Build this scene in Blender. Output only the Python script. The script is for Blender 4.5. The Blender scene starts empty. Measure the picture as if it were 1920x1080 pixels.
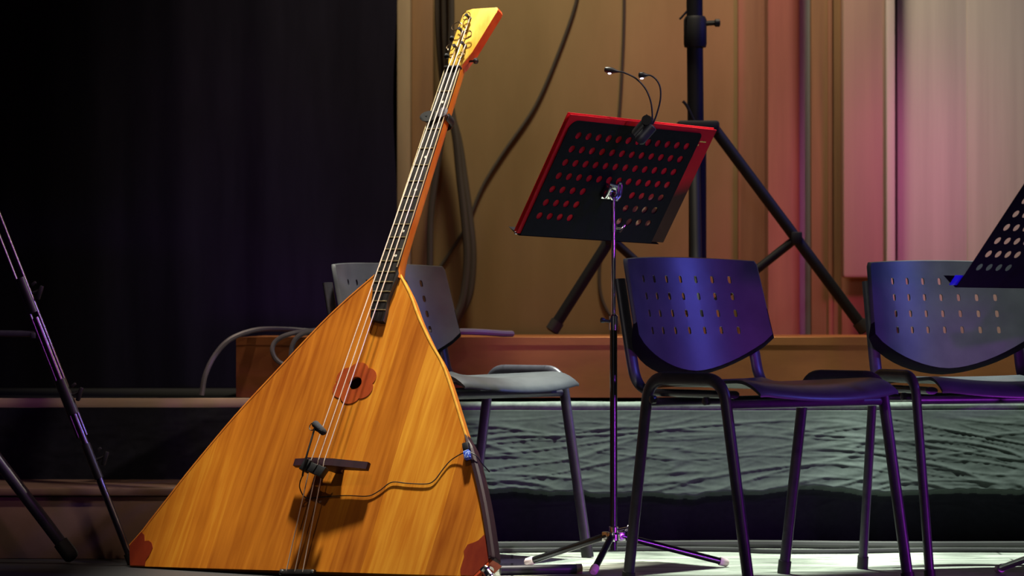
import bpy, bmesh, math, random
from mathutils import Vector, Matrix, noise
from mathutils.geometry import delaunay_2d_cdt
random.seed(7)
scene = bpy.context.scene
COL = scene.collection
PI = math.pi
V = Vector

# ------------------------------------------------------------------ camera
FPX, CAMH = 5320.0, 0.575
PITCH = math.atan(60 / FPX)
cam_d = bpy.data.cameras.new('camera')
cam = bpy.data.objects.new('camera', cam_d)
COL.objects.link(cam)
cam.location = (0, 0, CAMH)
cam.rotation_euler = (PI / 2 + PITCH, 0, 0)
cam_d.sensor_width = 36
cam_d.lens = FPX / 1920 * 36
cam_d.dof.use_dof = True
cam_d.dof.focus_distance = 6.45
cam_d.dof.aperture_fstop = 5.0
scene.camera = cam


def at(u, v, y):
    """world point at depth y seen at photo position (u, v)"""
    a, b = (u - 960) / FPX, -(v - 540) / FPX
    d = V((a, math.cos(PITCH) - b * math.sin(PITCH), math.sin(PITCH) + b * math.cos(PITCH)))
    return V((0, 0, CAMH)) + d * (y / d.y)


# ------------------------------------------------------------------ materials
def nd(nt, t, **kw):
    n = nt.nodes.new(t)
    for k, v in kw.items():
        if k in n.inputs.keys():
            n.inputs[k].default_value = v
        else:
            setattr(n, k, v)
    return n


def base(name, color, rough=.5, metal=0., spec=.5, coat=0.):
    m = bpy.data.materials.new(name)
    m.use_nodes = True
    p = m.node_tree.nodes['Principled BSDF']
    p.inputs['Base Color'].default_value = (*color, 1)
    p.inputs['Roughness'].default_value = rough
    p.inputs['Metallic'].default_value = metal
    p.inputs['Specular IOR Level'].default_value = spec
    p.inputs['Coat Weight'].default_value = coat
    return m


def ramp(nt, fac, stops):
    r = nt.nodes.new('ShaderNodeValToRGB')
    el = r.color_ramp.elements
    while len(el) < len(stops):
        el.new(.5)
    for e, (p, c) in zip(el, stops):
        e.position = p
        e.color = (*c, 1)
    nt.links.new(fac, r.inputs[0])
    return r.outputs[0]


def mottled(name, c1, c2, scale=(8, 8, 8), rough=.5, metal=0., spec=.5, coat=0., bump=0., detail=6, lo=.35, hi=.65, bdist=.002):
    m = base(name, c1, rough, metal, spec, coat)
    nt = m.node_tree
    p = nt.nodes['Principled BSDF']
    tc = nd(nt, 'ShaderNodeTexCoord')
    mp = nd(nt, 'ShaderNodeMapping')
    mp.inputs['Scale'].default_value = scale
    nt.links.new(tc.outputs['Object'], mp.inputs[0])
    nz = nd(nt, 'ShaderNodeTexNoise', Scale=1., Detail=detail, Roughness=.62)
    nt.links.new(mp.outputs[0], nz.inputs['Vector'])
    nt.links.new(ramp(nt, nz.outputs[0], [(lo, c1), (hi, c2)]), p.inputs['Base Color'])
    if bump:
        b = nd(nt, 'ShaderNodeBump', Strength=bump, Distance=bdist)
        nt.links.new(nz.outputs[0], b.inputs['Height'])
        nt.links.new(b.outputs[0], p.inputs['Normal'])
    return m


def plank_wood(name, c_dark, c_mid, c_light, plank=.085, grain=(60, 3, 3), rough=.34, coat=.25, lengthwise='Y'):
    """boards side by side along local x, grain along local y"""
    m = base(name, c_mid, rough, 0, .5, coat)
    nt = m.node_tree
    L = nt.links.new
    p = nt.nodes['Principled BSDF']
    tc = nd(nt, 'ShaderNodeTexCoord')
    sx = nd(nt, 'ShaderNodeSeparateXYZ')
    L(tc.outputs['Object'], sx.inputs[0])
    w = nd(nt, 'ShaderNodeTexNoise', Scale=2.2, Detail=2.)
    L(tc.outputs['Object'], w.inputs['Vector'])
    m1 = nd(nt, 'ShaderNodeMath', operation='MULTIPLY_ADD')
    L(w.outputs[0], m1.inputs[0]); m1.inputs[1].default_value = .02
    L(sx.outputs[0], m1.inputs[2])
    m2 = nd(nt, 'ShaderNodeMath', operation='DIVIDE'); L(m1.outputs[0], m2.inputs[0]); m2.inputs[1].default_value = plank
    fl = nd(nt, 'ShaderNodeMath', operation='FLOOR'); L(m2.outputs[0], fl.inputs[0])
    wn = nd(nt, 'ShaderNodeTexWhiteNoise', noise_dimensions='1D'); L(fl.outputs[0], wn.inputs['W'])
    mp = nd(nt, 'ShaderNodeMapping'); mp.inputs['Scale'].default_value = grain
    L(tc.outputs['Object'], mp.inputs[0])
    g = nd(nt, 'ShaderNodeTexNoise', Scale=1., Detail=7., Roughness=.6, Distortion=.4)
    L(mp.outputs[0], g.inputs['Vector'])
    big = nd(nt, 'ShaderNodeTexNoise', Scale=3.2, Detail=3.)
    L(tc.outputs['Object'], big.inputs['Vector'])
    a = nd(nt, 'ShaderNodeMath', operation='MULTIPLY_ADD'); L(wn.outputs[0], a.inputs[0]); a.inputs[1].default_value = .26
    b = nd(nt, 'ShaderNodeMath', operation='MULTIPLY_ADD'); L(g.outputs[0], b.inputs[0]); b.inputs[1].default_value = .62
    L(b.outputs[0], a.inputs[2])
    c = nd(nt, 'ShaderNodeMath', operation='MULTIPLY_ADD'); L(big.outputs[0], c.inputs[0]); c.inputs[1].default_value = .42
    c.inputs[2].default_value = -.15
    L(c.outputs[0], b.inputs[2])
    L(ramp(nt, a.outputs[0], [(.22, c_dark), (.5, c_mid), (.8, c_light)]), p.inputs['Base Color'])
    rr = nd(nt, 'ShaderNodeMath', operation='MULTIPLY_ADD'); L(g.outputs[0], rr.inputs[0]); rr.inputs[1].default_value = .25; rr.inputs[2].default_value = rough - .12
    L(rr.outputs[0], p.inputs['Roughness'])
    return m


M = {}
M['face'] = plank_wood('amber_spruce', (.25, .055, .005), (.50, .158, .011), (.78, .36, .032))
M['side'] = plank_wood('orange_maple', (.42, .10, .012), (.62, .20, .02), (.74, .30, .04), plank=.4, grain=(20, 20, 6))
M['neckwood'] = mottled('neck_wood', (.55, .12, .015), (.72, .26, .03), (20, 5, 20), .35, coat=.3)
M['head'] = mottled('pale_maple', (.60, .30, .028), (.76, .50, .10), (26, 9, 20), .35, coat=.3)
M['redside'] = mottled('red_stain', (.42, .035, .012), (.62, .09, .02), (30, 12, 30), .4, coat=.2)
M['rosette'] = mottled('rosette_veneer', (.26, .032, .005), (.38, .065, .008), (20, 9, 20), .4, coat=.2)
M['corner'] = mottled('corner_veneer', (.16, .012, .004), (.24, .028, .006), (20, 9, 20), .4, coat=.2)
M['rosewood'] = mottled('rosewood', (.020, .006, .014), (.036, .011, .020), (30, 9, 30), .5, spec=.3)
M['ebony'] = mottled('ebony', (.010, .009, .010), (.03, .026, .026), (60, 20, 60), .38)
M['darkin'] = base('body_inside', (.05, .025, .01), .8)
M['brass'] = base('fret_metal', (.75, .62, .35), .3, .9)
M['pearl'] = base('pearl', (.85, .82, .72), .3)
M['string'] = base('wound_string', (.85, .68, .60), .5, .6)
M['bind'] = mottled('lit_binding', (.62, .28, .03), (.78, .44, .08), (30, 30, 30), .3, coat=.3)
M['gunmetal'] = base('dark_polished_tube', (.20, .18, .21), .30, 1.)
M['standblack'] = base('matte_black_steel', (.006, .006, .009), .6, 0, .25)
M['wire'] = base('dark_bronze_wire', (.10, .06, .03), .35, .7)
M['chrome'] = base('chrome', (.80, .78, .80), .16, 1.)
M['satin'] = base('satin_steel', (.55, .55, .57), .35, 1.)
M['blackmetal'] = mottled('black_painted_steel', (.040, .038, .052), (.055, .052, .068), (40, 40, 40), .40, metal=.25)
M['blacktube'] = base('glossy_black_tube', (.06, .06, .07), .25, .9)
M['plastic'] = mottled('charcoal_plastic', (.034, .038, .046), (.050, .055, .064), (14, 14, 14), .38, bump=.05)
M['plastic_dk'] = base('black_plastic', (.012, .012, .015), .42)
M['rubber'] = base('black_rubber', (.014, .013, .015), .6)
M['pinkrubber'] = mottled('pale_rubber', (.75, .55, .62), (.85, .68, .72), (60, 60, 60), .5)
M['matteblack'] = base('matte_black_moulding', (.007, .007, .009), .95, 0, .03)
M['foam'] = mottled('foam', (.012, .011, .018), (.03, .028, .04), (400, 400, 400), .9, bump=.6)
M['desk'] = mottled('desk_black', (.0035, .0035, .006), (.006, .006, .009), (60, 60, 60), .65, spec=.08)
M['blue'] = base('bright_blue', (.02, .05, .55), .3)
M['bluetag'] = mottled('blue_print', (.02, .06, .5), (.45, .6, .9), (300, 300, 300), .35, lo=.5, hi=.58)
M['greyhose'] = base('grey_cable', (.12, .11, .13), .5)
M['blackcable'] = base('black_cable', (.012, .011, .012), .5)
M['browncable'] = base('dark_brown_cable', (.030, .022, .018), .6)
M['led'] = base('led_lens', (.9, .85, 1), .3)
M['gold'] = base('gold_print', (.75, .55, .15), .4, .6)


def emission(m, col, s):
    p = m.node_tree.nodes['Principled BSDF']
    p.inputs['Emission Color'].default_value = (*col, 1)
    p.inputs['Emission Strength'].default_value = s


emission(M['led'], (.85, .7, 1), 2.5)

# ------------------------------------------------------------------ mesh helpers


def new_obj(name, bm, mat, parent=None, smooth=True, angle=40):
    bmesh.ops.recalc_face_normals(bm, faces=bm.faces[:])
    me = bpy.data.meshes.new(name)
    bm.to_mesh(me)
    bm.free()
    o = bpy.data.objects.new(name, me)
    COL.objects.link(o)
    mats = mat if isinstance(mat, (list, tuple)) else [mat]
    for k in mats:
        me.materials.append(k)
    if smooth:
        for p in me.polygons:
            p.use_smooth = True
        me.set_sharp_from_angle(angle=math.radians(angle))
    if parent is not None:
        o.parent = parent
    return o


def tag(o, label=None, cat=None, group=None, kind=None):
    if label: o['label'] = label
    if cat: o['category'] = cat
    if group: o['group'] = group
    if kind: o['kind'] = kind
    return o


def empty(name, loc, label, cat, group=None, mat=None):
    o = bpy.data.objects.new(name, None)
    COL.objects.link(o)
    if mat is not None:
        o.matrix_world = mat
    else:
        o.location = loc
    o.empty_display_size = .05
    return tag(o, label, cat, group)


def smooth_path(pts, n=8):
    """Catmull-Rom through the points"""
    P = [V(p) for p in pts]
    if len(P) < 3:
        return P
    out = []
    Q = [P[0] * 2 - P[1]] + P + [P[-1] * 2 - P[-2]]
    for i in range(1, len(Q) - 2):
        a, b, c, d = Q[i - 1:i + 3]
        for k in range(n):
            t = k / n
            out.append(.5 * ((2 * b) + (c - a) * t + (2 * a - 5 * b + 4 * c - d) * t * t + (3 * b - a - 3 * c + d) * t ** 3))
    out.append(P[-1])
    return out


def fillet(pts, r, n=7):
    """polyline with rounded corners"""
    P = [V(p) for p in pts]
    out = [P[0]]
    for i in range(1, len(P) - 1):
        a, b, c = P[i - 1:i + 2]
        u, w = (a - b), (c - b)
        rr = min(r, u.length * .48, w.length * .48)
        s, e = b + u.normalized() * rr, b + w.normalized() * rr
        for k in range(n + 1):
            t = k / n
            out.append(s.lerp(b, t).lerp(b.lerp(e, t), t))
    out.append(P[-1])
    return out


def tube(bm, pts, r, seg=10, ry=None, up=None, cap=True, r2=None):
    P = [V(p) for p in pts]
    n = len(P)
    T = []
    for i in range(n):
        t = (P[min(i + 1, n - 1)] - P[max(i - 1, 0)])
        T.append(t.normalized() if t.length > 1e-9 else V((0, 0, 1)))
    u = V(up) if up is not None else (V((0, 0, 1)) if abs(T[0].z) < .9 else V((1, 0, 0)))
    rings = []
    for i in range(n):
        if up is not None and i == 0 or i == 0:
            u = (u - T[0] * u.dot(T[0])).normalized()
        else:
            q = T[i - 1].rotation_difference(T[i])
            u = q @ u
            u = (u - T[i] * u.dot(T[i])).normalized()
        w = T[i].cross(u)
        f = i / max(1, n - 1)
        k = 1 if r2 is None else (1 - f) + f * r2 / r
        ring = []
        for j in range(seg):
            a = 2 * PI * j / seg
            ring.append(bm.verts.new(P[i] + u * (math.cos(a) * (ry or r) * k) + w * (math.sin(a) * r * k)))
        rings.append(ring)
    for A, B in zip(rings, rings[1:]):
        for j in range(seg):
            bm.faces.new((A[j], A[(j + 1) % seg], B[(j + 1) % seg], B[j]))
    if cap:
        bm.faces.new(rings[0][::-1])
        bm.faces.new(rings[-1])
    return bm


def lathe(bm, p0, axis, prof, seg=16):
    """revolve (distance along axis, radius) about p0"""
    ax = V(axis).normalized()
    u = ax.orthogonal().normalized()
    w = ax.cross(u)
    rings = []
    for d, r in prof:
        rings.append([bm.verts.new(V(p0) + ax * d + (u * math.cos(2 * PI * j / seg) + w * math.sin(2 * PI * j / seg)) * max(r, 1e-5)) for j in range(seg)])
    for A, B in zip(rings, rings[1:]):
        for j in range(seg):
            bm.faces.new((A[j], A[(j + 1) % seg], B[(j + 1) % seg], B[j]))
    bm.faces.new(rings[0][::-1])
    bm.faces.new(rings[-1])
    return bm


def box(bm, c, s, rot=None, bev=0.):
    r = bmesh.ops.create_cube(bm, size=1)
    vs = r['verts']
    m = Matrix.Translation(V(c)) @ (rot.to_4x4() if rot is not None else Matrix.Identity(4)) @ Matrix.Diagonal((*s, 1))
    bmesh.ops.transform(bm, matrix=m, verts=vs)
    if bev:
        es = list({e for v in vs for e in v.link_edges})
        bmesh.ops.bevel(bm, geom=es, offset=bev, segments=2, profile=.5, affect='EDGES')
    return bm


def prism(bm, poly, z0, z1, bev=0.):
    lo = [bm.verts.new((x, y, z0)) for x, y in poly]
    hi = [bm.verts.new((x, y, z1)) for x, y in poly]
    n = len(poly)
    fs = [bm.faces.new(lo[::-1]), bm.faces.new(hi)]
    for i in range(n):
        fs.append(bm.faces.new((lo[i], lo[(i + 1) % n], hi[(i + 1) % n], hi[i])))
    if bev:
        bmesh.ops.bevel(bm, geom=list({e for v in hi for e in v.link_edges if e.verts[0] in hi and e.verts[1] in hi}), offset=bev, segments=2, profile=.5, affect='EDGES')
    return bm


def inside(p, poly):
    x, y = p
    c = False
    n = len(poly)
    for i in range(n):
        (x1, y1), (x2, y2) = poly[i], poly[(i + 1) % n]
        if (y1 > y) != (y2 > y) and x < (x2 - x1) * (y - y1) / (y2 - y1) + x1:
            c = not c
    return c


def segdist(p, a, b):
    ax, ay = a; bx, by = b
    dx, dy = bx - ax, by - ay
    L = dx * dx + dy * dy
    t = 0 if L == 0 else max(0, min(1, ((p[0] - ax) * dx + (p[1] - ay) * dy) / L))
    return math.hypot(p[0] - ax - t * dx, p[1] - ay - t * dy)


def sheet(outer, holes, thick, fmap, grid=0., edge_skip=.006):
    """flat sheet with real holes, mapped to 3-D by fmap(x, y, depth); depth 0 is the front"""
    def resample(poly, step):
        out = []
        for i in range(len(poly)):
            a, b = poly[i], poly[(i + 1) % len(poly)]
            k = max(1, int(math.hypot(b[0] - a[0], b[1] - a[1]) / step))
            out += [(a[0] + (b[0] - a[0]) * j / k, a[1] + (b[1] - a[1]) * j / k) for j in range(k)]
        return out
    outer = resample(outer, grid) if grid else outer
    co, ed = [], []
    for poly in [outer] + holes:
        s = len(co)
        co += [V(p) for p in poly]
        ed += [(s + i, s + (i + 1) % len(poly)) for i in range(len(poly))]
    if grid:
        xs = [p[0] for p in outer]; ys = [p[1] for p in outer]
        y = min(ys) + grid / 2
        bb = [(min(p[0] for p in h), max(p[0] for p in h), min(p[1] for p in h), max(p[1] for p in h)) for h in holes]
        while y < max(ys):
            x = min(xs) + grid / 2
            while x < max(xs):
                ok = inside((x, y), outer) and all(segdist((x, y), outer[i], outer[(i + 1) % len(outer)]) > grid * .4 for i in range(len(outer)))
                if ok and not any(b[0] - edge_skip < x < b[1] + edge_skip and b[2] - edge_skip < y < b[3] + edge_skip for b in bb):
                    co.append(V((x, y)))
                x += grid
            y += grid
    vs, es, fs, ov, oe, of = delaunay_2d_cdt(co, ed, [], 0, 1e-6)
    bm = bmesh.new()
    top = [bm.verts.new(fmap(v.x, v.y, 0.)) for v in vs]
    bot = [bm.verts.new(fmap(v.x, v.y, thick)) for v in vs]
    cnt = {}
    for f in fs:
        c = sum((vs[i] for i in f), V((0, 0))) / len(f)
        if not inside(c, outer) or any(inside(c, h) for h in holes):
            continue
        bm.faces.new([top[i] for i in f])
        bm.faces.new([bot[i] for i in f][::-1])
        for i in range(len(f)):
            a, b = f[i], f[(i + 1) % len(f)]
            cnt.setdefault(frozenset((a, b)), []).append((a, b))
    for k, l in cnt.items():
        if len(l) == 1:
            a, b = l[0]
            bm.faces.new((top[b], top[a], bot[a], bot[b]))
    bmesh.ops.delete(bm, geom=[v for v in bm.verts if not v.link_faces], context='VERTS')
    return bm


def circle2(cx, cy, r, n=16, sx=1., sy=1.):
    return [(cx + r * sx * math.cos(2 * PI * i / n), cy + r * sy * math.sin(2 * PI * i / n)) for i in range(n)]


def frame(o, ax, ay, az):
    m = Matrix.Identity(4)
    for i, c in enumerate((ax, ay, az)):
        for j in range(3):
            m[j][i] = c[j]
    for j in range(3):
        m[j][3] = o[j]
    return m


BM = bmesh.new

# ================================================================== SETTING
# ---- stage floor
mf = base('stage_floor_boards', (.3, .3, .3), .55)
nt = mf.node_tree; L = nt.links.new; pf = nt.nodes['Principled BSDF']
tc = nd(nt, 'ShaderNodeTexCoord'); mp = nd(nt, 'ShaderNodeMapping'); mp.inputs['Scale'].default_value = (3.2, 16, 1)
L(tc.outputs['Object'], mp.inputs[0])
n1 = nd(nt, 'ShaderNodeTexNoise', Scale=1.6, Detail=9., Roughness=.68, Distortion=.6); L(mp.outputs[0], n1.inputs['Vector'])
br = nd(nt, 'ShaderNodeTexBrick'); br.inputs['Scale'].default_value = 1.; br.inputs['Mortar Size'].default_value = .003
br.inputs['Brick Width'].default_value = 2.4; br.inputs['Row Height'].default_value = .12
br.inputs['Color1'].default_value = (.9, .9, .9, 1); br.inputs['Color2'].default_value = (.72, .72, .72, 1); br.inputs['Mortar'].default_value = (.12, .12, .12, 1)
L(tc.outputs['Object'], br.inputs['Vector'])
cr = ramp(nt, n1.outputs[0], [(.32, (.09, .10, .09)), (.45, (.28, .30, .26)), (.58, (.46, .49, .43)), (.72, (.62, .65, .58))])
mx = nd(nt, 'ShaderNodeMix', data_type='RGBA', blend_type='MULTIPLY'); mx.inputs[0].default_value = 1.
L(cr, mx.inputs[6]); L(br.outputs[0], mx.inputs[7])
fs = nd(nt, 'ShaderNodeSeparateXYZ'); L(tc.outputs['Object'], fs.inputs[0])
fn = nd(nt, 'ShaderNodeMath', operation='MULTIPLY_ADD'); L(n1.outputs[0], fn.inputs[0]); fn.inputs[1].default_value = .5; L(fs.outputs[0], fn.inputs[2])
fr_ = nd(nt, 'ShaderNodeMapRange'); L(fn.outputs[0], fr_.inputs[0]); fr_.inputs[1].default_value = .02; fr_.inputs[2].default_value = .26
left_shade = nd(nt, 'ShaderNodeMix', data_type='RGBA'); L(fr_.outputs[0], left_shade.inputs[0]); left_shade.inputs[6].default_value = (.014, .014, .018, 1); L(mx.outputs[2], left_shade.inputs[7])  # shade outside the light pool, put into the floor colour at the left
L(left_shade.outputs[2], pf.inputs['Base Color'])
bp = nd(nt, 'ShaderNodeBump', Strength=.5, Distance=.004); L(n1.outputs[0], bp.inputs['Height']); L(bp.outputs[0], pf.inputs['Normal'])
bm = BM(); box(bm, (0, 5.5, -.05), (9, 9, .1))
tag(new_obj('floor', bm, mf, smooth=False), 'worn grey stage floor of painted boards, darkened at the left as shade', kind='structure')

# ---- back wall: plywood sheet and timber uprights, each at its own depth
YW = 8.8


def wx(u, y=YW):
    return at(u, 540, y).x


def wallboard(name, label, u0, u1, y, th, mat, z0=.3, z1=2.2, bev=.004):
    bm = BM()
    x0, x1 = wx(u0, y), wx(u1, y)
    box(bm, ((x0 + x1) / 2, y + th / 2, (z0 + z1) / 2), (x1 - x0, th, z1 - z0), bev=bev)
    return tag(new_obj(name, bm, mat, angle=30), label, kind='structure')


M['ply'] = mottled('brown_plywood', (.165, .108, .050), (.20, .132, .064), (5, 5, 1.2), .7, bump=.05, spec=.2)
M['edge'] = mottled('pale_edge_wood', (.20, .14, .09), (.26, .19, .12), (9, 9, 2), .7, spec=.2)
M['brown'] = mottled('brown_timber', (.13, .065, .028), (.18, .095, .04), (24, 24, 1.5), .55)
M['redbrown'] = mottled('red_brown_timber', (.17, .066, .040), (.22, .092, .055), (24, 24, 1.5), .55)
M['mauve'] = mottled('pale_grey_panel', (.36, .31, .30), (.43, .37, .36), (20, 20, .6), .7, spec=.2)
M['pinkwood'] = mottled('pale_pink_panel', (.27, .17, .15), (.32, .21, .17), (16, 16, .8), .6)
M['grey'] = base('grey_gap', (.20, .20, .21), .7)
wallboard('wall_back', 'brown plywood back wall behind the tripod stand', 690, 1450, YW, .05, M['ply'])
wallboard('trim_1', 'pale wooden edge strip beside the black curtain', 744, 769, 8.62, .15, M['edge'])
wallboard('trim_2', 'narrow brown batten next to the pale edge strip', 771, 812, 8.72, .06, M['brown'])
wallboard('trim_3', 'red brown flat board right of the plywood', 1384, 1442, 8.775, .06, M['redbrown'])
# rounded column that catches the pink light
bm = BM(); x0, x1 = wx(1440, 8.66), wx(1501, 8.66)
sec = [(x0, 8.85), (x0, 8.65)] + [(x1 - .035 + .035 * math.sin(a), 8.685 - .035 * math.cos(a) + .0) for a in [PI / 2 * k / 8 for k in range(9)]] + [(x1, 8.85)]
sec[1] = (x0, 8.65)
prism(bm, sec, .3, 2.2)
tag(new_obj('trim_4', bm, M['redbrown'], angle=40), 'red brown rounded column with a pink lit right edge', kind='structure')
wallboard('wall_right', 'dark grey recess between the timber columns', 1494, 1700, 8.75, .03, M['grey'])
wallboard('trim_5', 'dark brown timber post right of the grey recess', 1521, 1600, 8.72, .2, M['brown'])
wallboard('trim_6', 'thin lighter batten on the dark brown post', 1553, 1562, 8.71, .02, M['redbrown'])
zb = at(1600, 521, 8.62).z
wallboard('trim_7', 'pale pink hanging panel that ends above the plinth', 1581, 1662, 8.62, .05, M['pinkwood'], z0=zb, bev=.01)
wallboard('trim_8', 'dim brown board under the pink hanging panel', 1578, 1690, 8.70, .05, M['redbrown'])
wallboard('trim_9', 'mauve grey edge strip beside the large pale panel', 1663, 1679, 8.60, .12, M['mauve'])
wallboard('trim_10', 'large pale grey panel at the right', 1683, 1815, 8.66, .05, M['mauve'])
wallboard('trim_11', 'lavender grey panel at the far right', 1814, 2300, 8.655, .05, M['mauve'])

# ---- black stage curtain at the left
mc = mottled('black_velour', (.0090, .0078, .0150), (.0112, .0098, .0185), (30, 30, 4), .95, spec=.05)
bm = BM()
xa, xb = wx(-700, 8.35), wx(741, 8.35)
NX, NZ = 260, 26
g = []
for i in range(NX + 1):
    f = i / NX
    x = xa + (xb - xa) * f
    row = []
    for k in range(NZ + 1):
        z = .376 + 2.0 * k / NZ
        s = x * 21 + 1.4 * noise.noise(V((x * 2.2, 0, z * .3)))
        d = .006 * math.sin(s) + .002 * math.sin(2.3 * s + 1)
        ex = .006 * math.sin(z * 9) * f ** 30
        row.append(bm.verts.new((x + ex, 8.35 + d * (1 - .5 * f ** 12), z)))
    g.append(row)
for i in range(NX):
    for k in range(NZ):
        bm.faces.new((g[i][k], g[i + 1][k], g[i + 1][k + 1], g[i][k + 1]))
cur = new_obj('stage_curtain', bm, mc, angle=180)
tag(cur, 'tall black stage curtain hanging at the left behind the riser', 'curtain')

# ---- risers: two platforms meeting behind the instrument
M['plyedge'] = mottled('pale_plywood_edge', (.34, .24, .17), (.44, .32, .23), (3, 30, 60), .65, spec=.25)
M['blackdeck'] = base('black_deck', (.010, .010, .012), .8, spec=.2)
YR = 7.28
ZL, ZR = .374, .360


def riser(name, label, u0, u1, zt):
    x0, x1 = wx(u0, YR), wx(u1, YR)
    r = empty(name, ((x0 + x1) / 2, YR + .65, 0), label, 'stage riser', 'low stage risers')
    bm = BM(); box(bm, (0, .012, zt - .012), (x1 - x0, 1.276, .024), bev=.001)
    new_obj('deck', bm, M['blackdeck'], r, angle=30)
    bm = BM(); box(bm, (0, -.638, zt - .012), (x1 - x0, .024, .0245), bev=.002)
    tag(new_obj('edge_strip', bm, M['plyedge'], r, angle=30), 'pale bare plywood edge strip')
    bm = BM(); box(bm, (0, .02, (zt - .026) / 2), (x1 - x0 - .06, 1.2, zt - .028))
    new_obj('base_frame', bm, M['blackmetal'], r, smooth=False)
    return r


riser('stage_riser', 'low stage riser at the left with a bare pale plywood edge', -700, 700, ZL)
riser('stage_riser', 'low stage riser at the right behind the chairs, edge covered by black cloth', 703, 2600, ZR)


# ---- cloth skirts
M['hem'] = mottled('lit_cloth_hem', (.10, .12, .11), (.17, .20, .18), (40, 40, 40), .8, spec=.2)  # paler fold, the top light on the cloth edge painted in
M['cloth_dk'] = mottled('black_skirt_cloth_dark', (.006, .006, .010), (.009, .009, .014), (60, 60, 60), .85, spec=.08)  # plain left skirt, and painted shade low on the other skirt
def skirt(name, label, u0, u1, ztop, sag, amp, seed, wrap, mat, nx=640, nz=130):
    x0, x1 = wx(u0, YR), wx(u1, YR)
    bm = BM()
    g = []
    lim = []
    for i in range(nx + 1):
        x = x0 + (x1 - x0) * i / nx
        row = []
        lim.append(0)
        zt = ztop - sag * (.5 + .5 * noise.noise(V((x * 2.1, seed, 0))))
        for k in range(nz + 1):
            t = k / nz
            if wrap and k < 8:          # folded over the deck edge
                a = k / 7
                nz_ = .0022 * noise.noise(V((x * 9, seed, a)))
                if a < .3:
                    row.append(bm.verts.new((x, YR + .05 - .044 * a / .3, zt + .002 + nz_)))
                else:
                    t_ = (a - .3) / .7 * 2.5
                    row.append(bm.verts.new((x, YR + .004 - .0135 * math.sin(t_), zt - .008 + .0115 * math.cos(t_) + nz_)))
                continue
            tt = (k - (8 if wrap else 0)) / (nz - (8 if wrap else 0))
            z = (zt - (.018 if wrap else 0)) * (1 - tt) + .004 * tt
            # upper part leans out, lower part falls back under it
            te = .60 + .085 * noise.noise(V((x * 2.2, seed + 1, 0))) + .035 * noise.noise(V((x * 9, seed + 2, 0))) + .012 * noise.noise(V((x * 40, seed + 2, 0)))
            y = -.012 - (.082 * (tt / te) ** 1.1 if tt < te else .082 * max(0, 1 - (tt - te) / .10) ** 1.5)
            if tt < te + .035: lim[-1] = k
            w = amp * min(1, tt * 7) * (1 - min(1, max(0, (tt - .58) / .22)) * .96)
            wob = noise.noise(V((x * 1.1, z * 3, seed + 3)))
            d = .7 * noise.noise(V((x * 1.7, z * 9, seed + 5))) + .3 * noise.noise(V((x * 4, z * 22, seed + 6)))
            for fx, fz, sl, kk, ww in ((1.7, 17, .8, 9., .9), (2.8, 25, -2.6, 8., .7), (5, 42, 3.0, 7., .5), (6, 36, -9, 7., .22), (6, 34, 9, 7., .18)):
                nn_ = noise.noise(V((x * fx + wob * .8, z * fz + x * sl + wob * 3.2, seed + fx)))
                d += ww * max(0, 1 - abs(nn_) * kk) ** 1.4
            d += .10 * noise.noise(V((x * 30, z * 70 - x * 20, seed + 15)))
            row.append(bm.verts.new((x, YR + y - w * d, z)))
        g.append(row)
    for i in range(nx):
        for k in range(nz):
            f_ = bm.faces.new((g[i][k], g[i + 1][k], g[i + 1][k + 1], g[i][k + 1]))
            f_.material_index = 1 if k > lim[i] else (2 if wrap and k < 7 else 0)  # lower cloth gets the darker material, its shade put into the colour
    return tag(new_obj(name, bm, [mat, M['cloth_dk'], M['hem']], angle=180), label, 'skirt')


M['cloth'] = mottled('black_skirt_cloth', (.028, .037, .035), (.036, .046, .044), (60, 60, 60), .8, spec=.2, bump=.1)
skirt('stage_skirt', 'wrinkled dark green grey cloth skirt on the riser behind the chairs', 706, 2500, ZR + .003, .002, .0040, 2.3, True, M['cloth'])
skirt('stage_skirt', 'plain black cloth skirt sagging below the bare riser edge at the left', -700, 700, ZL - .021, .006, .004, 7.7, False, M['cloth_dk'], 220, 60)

# ---- orange brown plinth on the risers
M['plinth'] = mottled('orange_brown_board', (.17, .052, .016), (.25, .088, .024), (2.2, 9, 7), .7, spec=.2, detail=8)
M['plinthtop'] = mottled('plinth_lip', (.26, .14, .09), (.34, .19, .12), (5, 9, 9), .55)
x0, x1 = wx(443, 7.36), wx(2500, 7.36)
pl = empty('wooden_plinth', ((x0 + x1) / 2, 7.36 + .22, ZL), 'long orange brown wooden plinth standing on the stage risers', 'plinth')
bm = BM(); box(bm, (0, .0, .068), (x1 - x0, .44, .136))
new_obj('front_board', bm, M['plinth'], pl, angle=30)
bm = BM(); box(bm, (0, -.001, .146), (x1 - x0 + .0006, .4403, .020))
new_obj('top_board', bm, [M['plinth']], pl, angle=30)

# ---- low brown step in front of the left riser
M['step'] = mottled('brown_step_board', (.15, .085, .062), (.20, .115, .085), (8, 8, 8), .6, detail=8)
x0, x1 = wx(-700, 6.83), wx(690, 6.83)
st = empty('wooden_step', ((x0 + x1) / 2, 6.83 + .19, 0), 'low dusty brown wooden step on the floor below the left riser', 'step')
zs = at(200, 915, 6.83).z
bm = BM(); box(bm, (0, .003, (zs - .02) / 2), (x1 - x0, .376, zs - .02), bev=.002)
new_obj('riser_board', bm, M['step'], st, angle=30)
bm = BM(); box(bm, (0, 0, zs - .0095), (x1 - x0, .392, .019), bev=.004)
new_obj('tread', bm, M['step'], st, angle=30)

# ================================================================== BALALAIKA
BO = V((-.4738, 6.340, .0084))
BX, BY, BN = V((.83819, -.54506, -.01833)), V((.26123, .37176, .89082)), V((-.47874, -.75147, .45399))
BMAT = frame(BO, BX, BY, BN)
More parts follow.
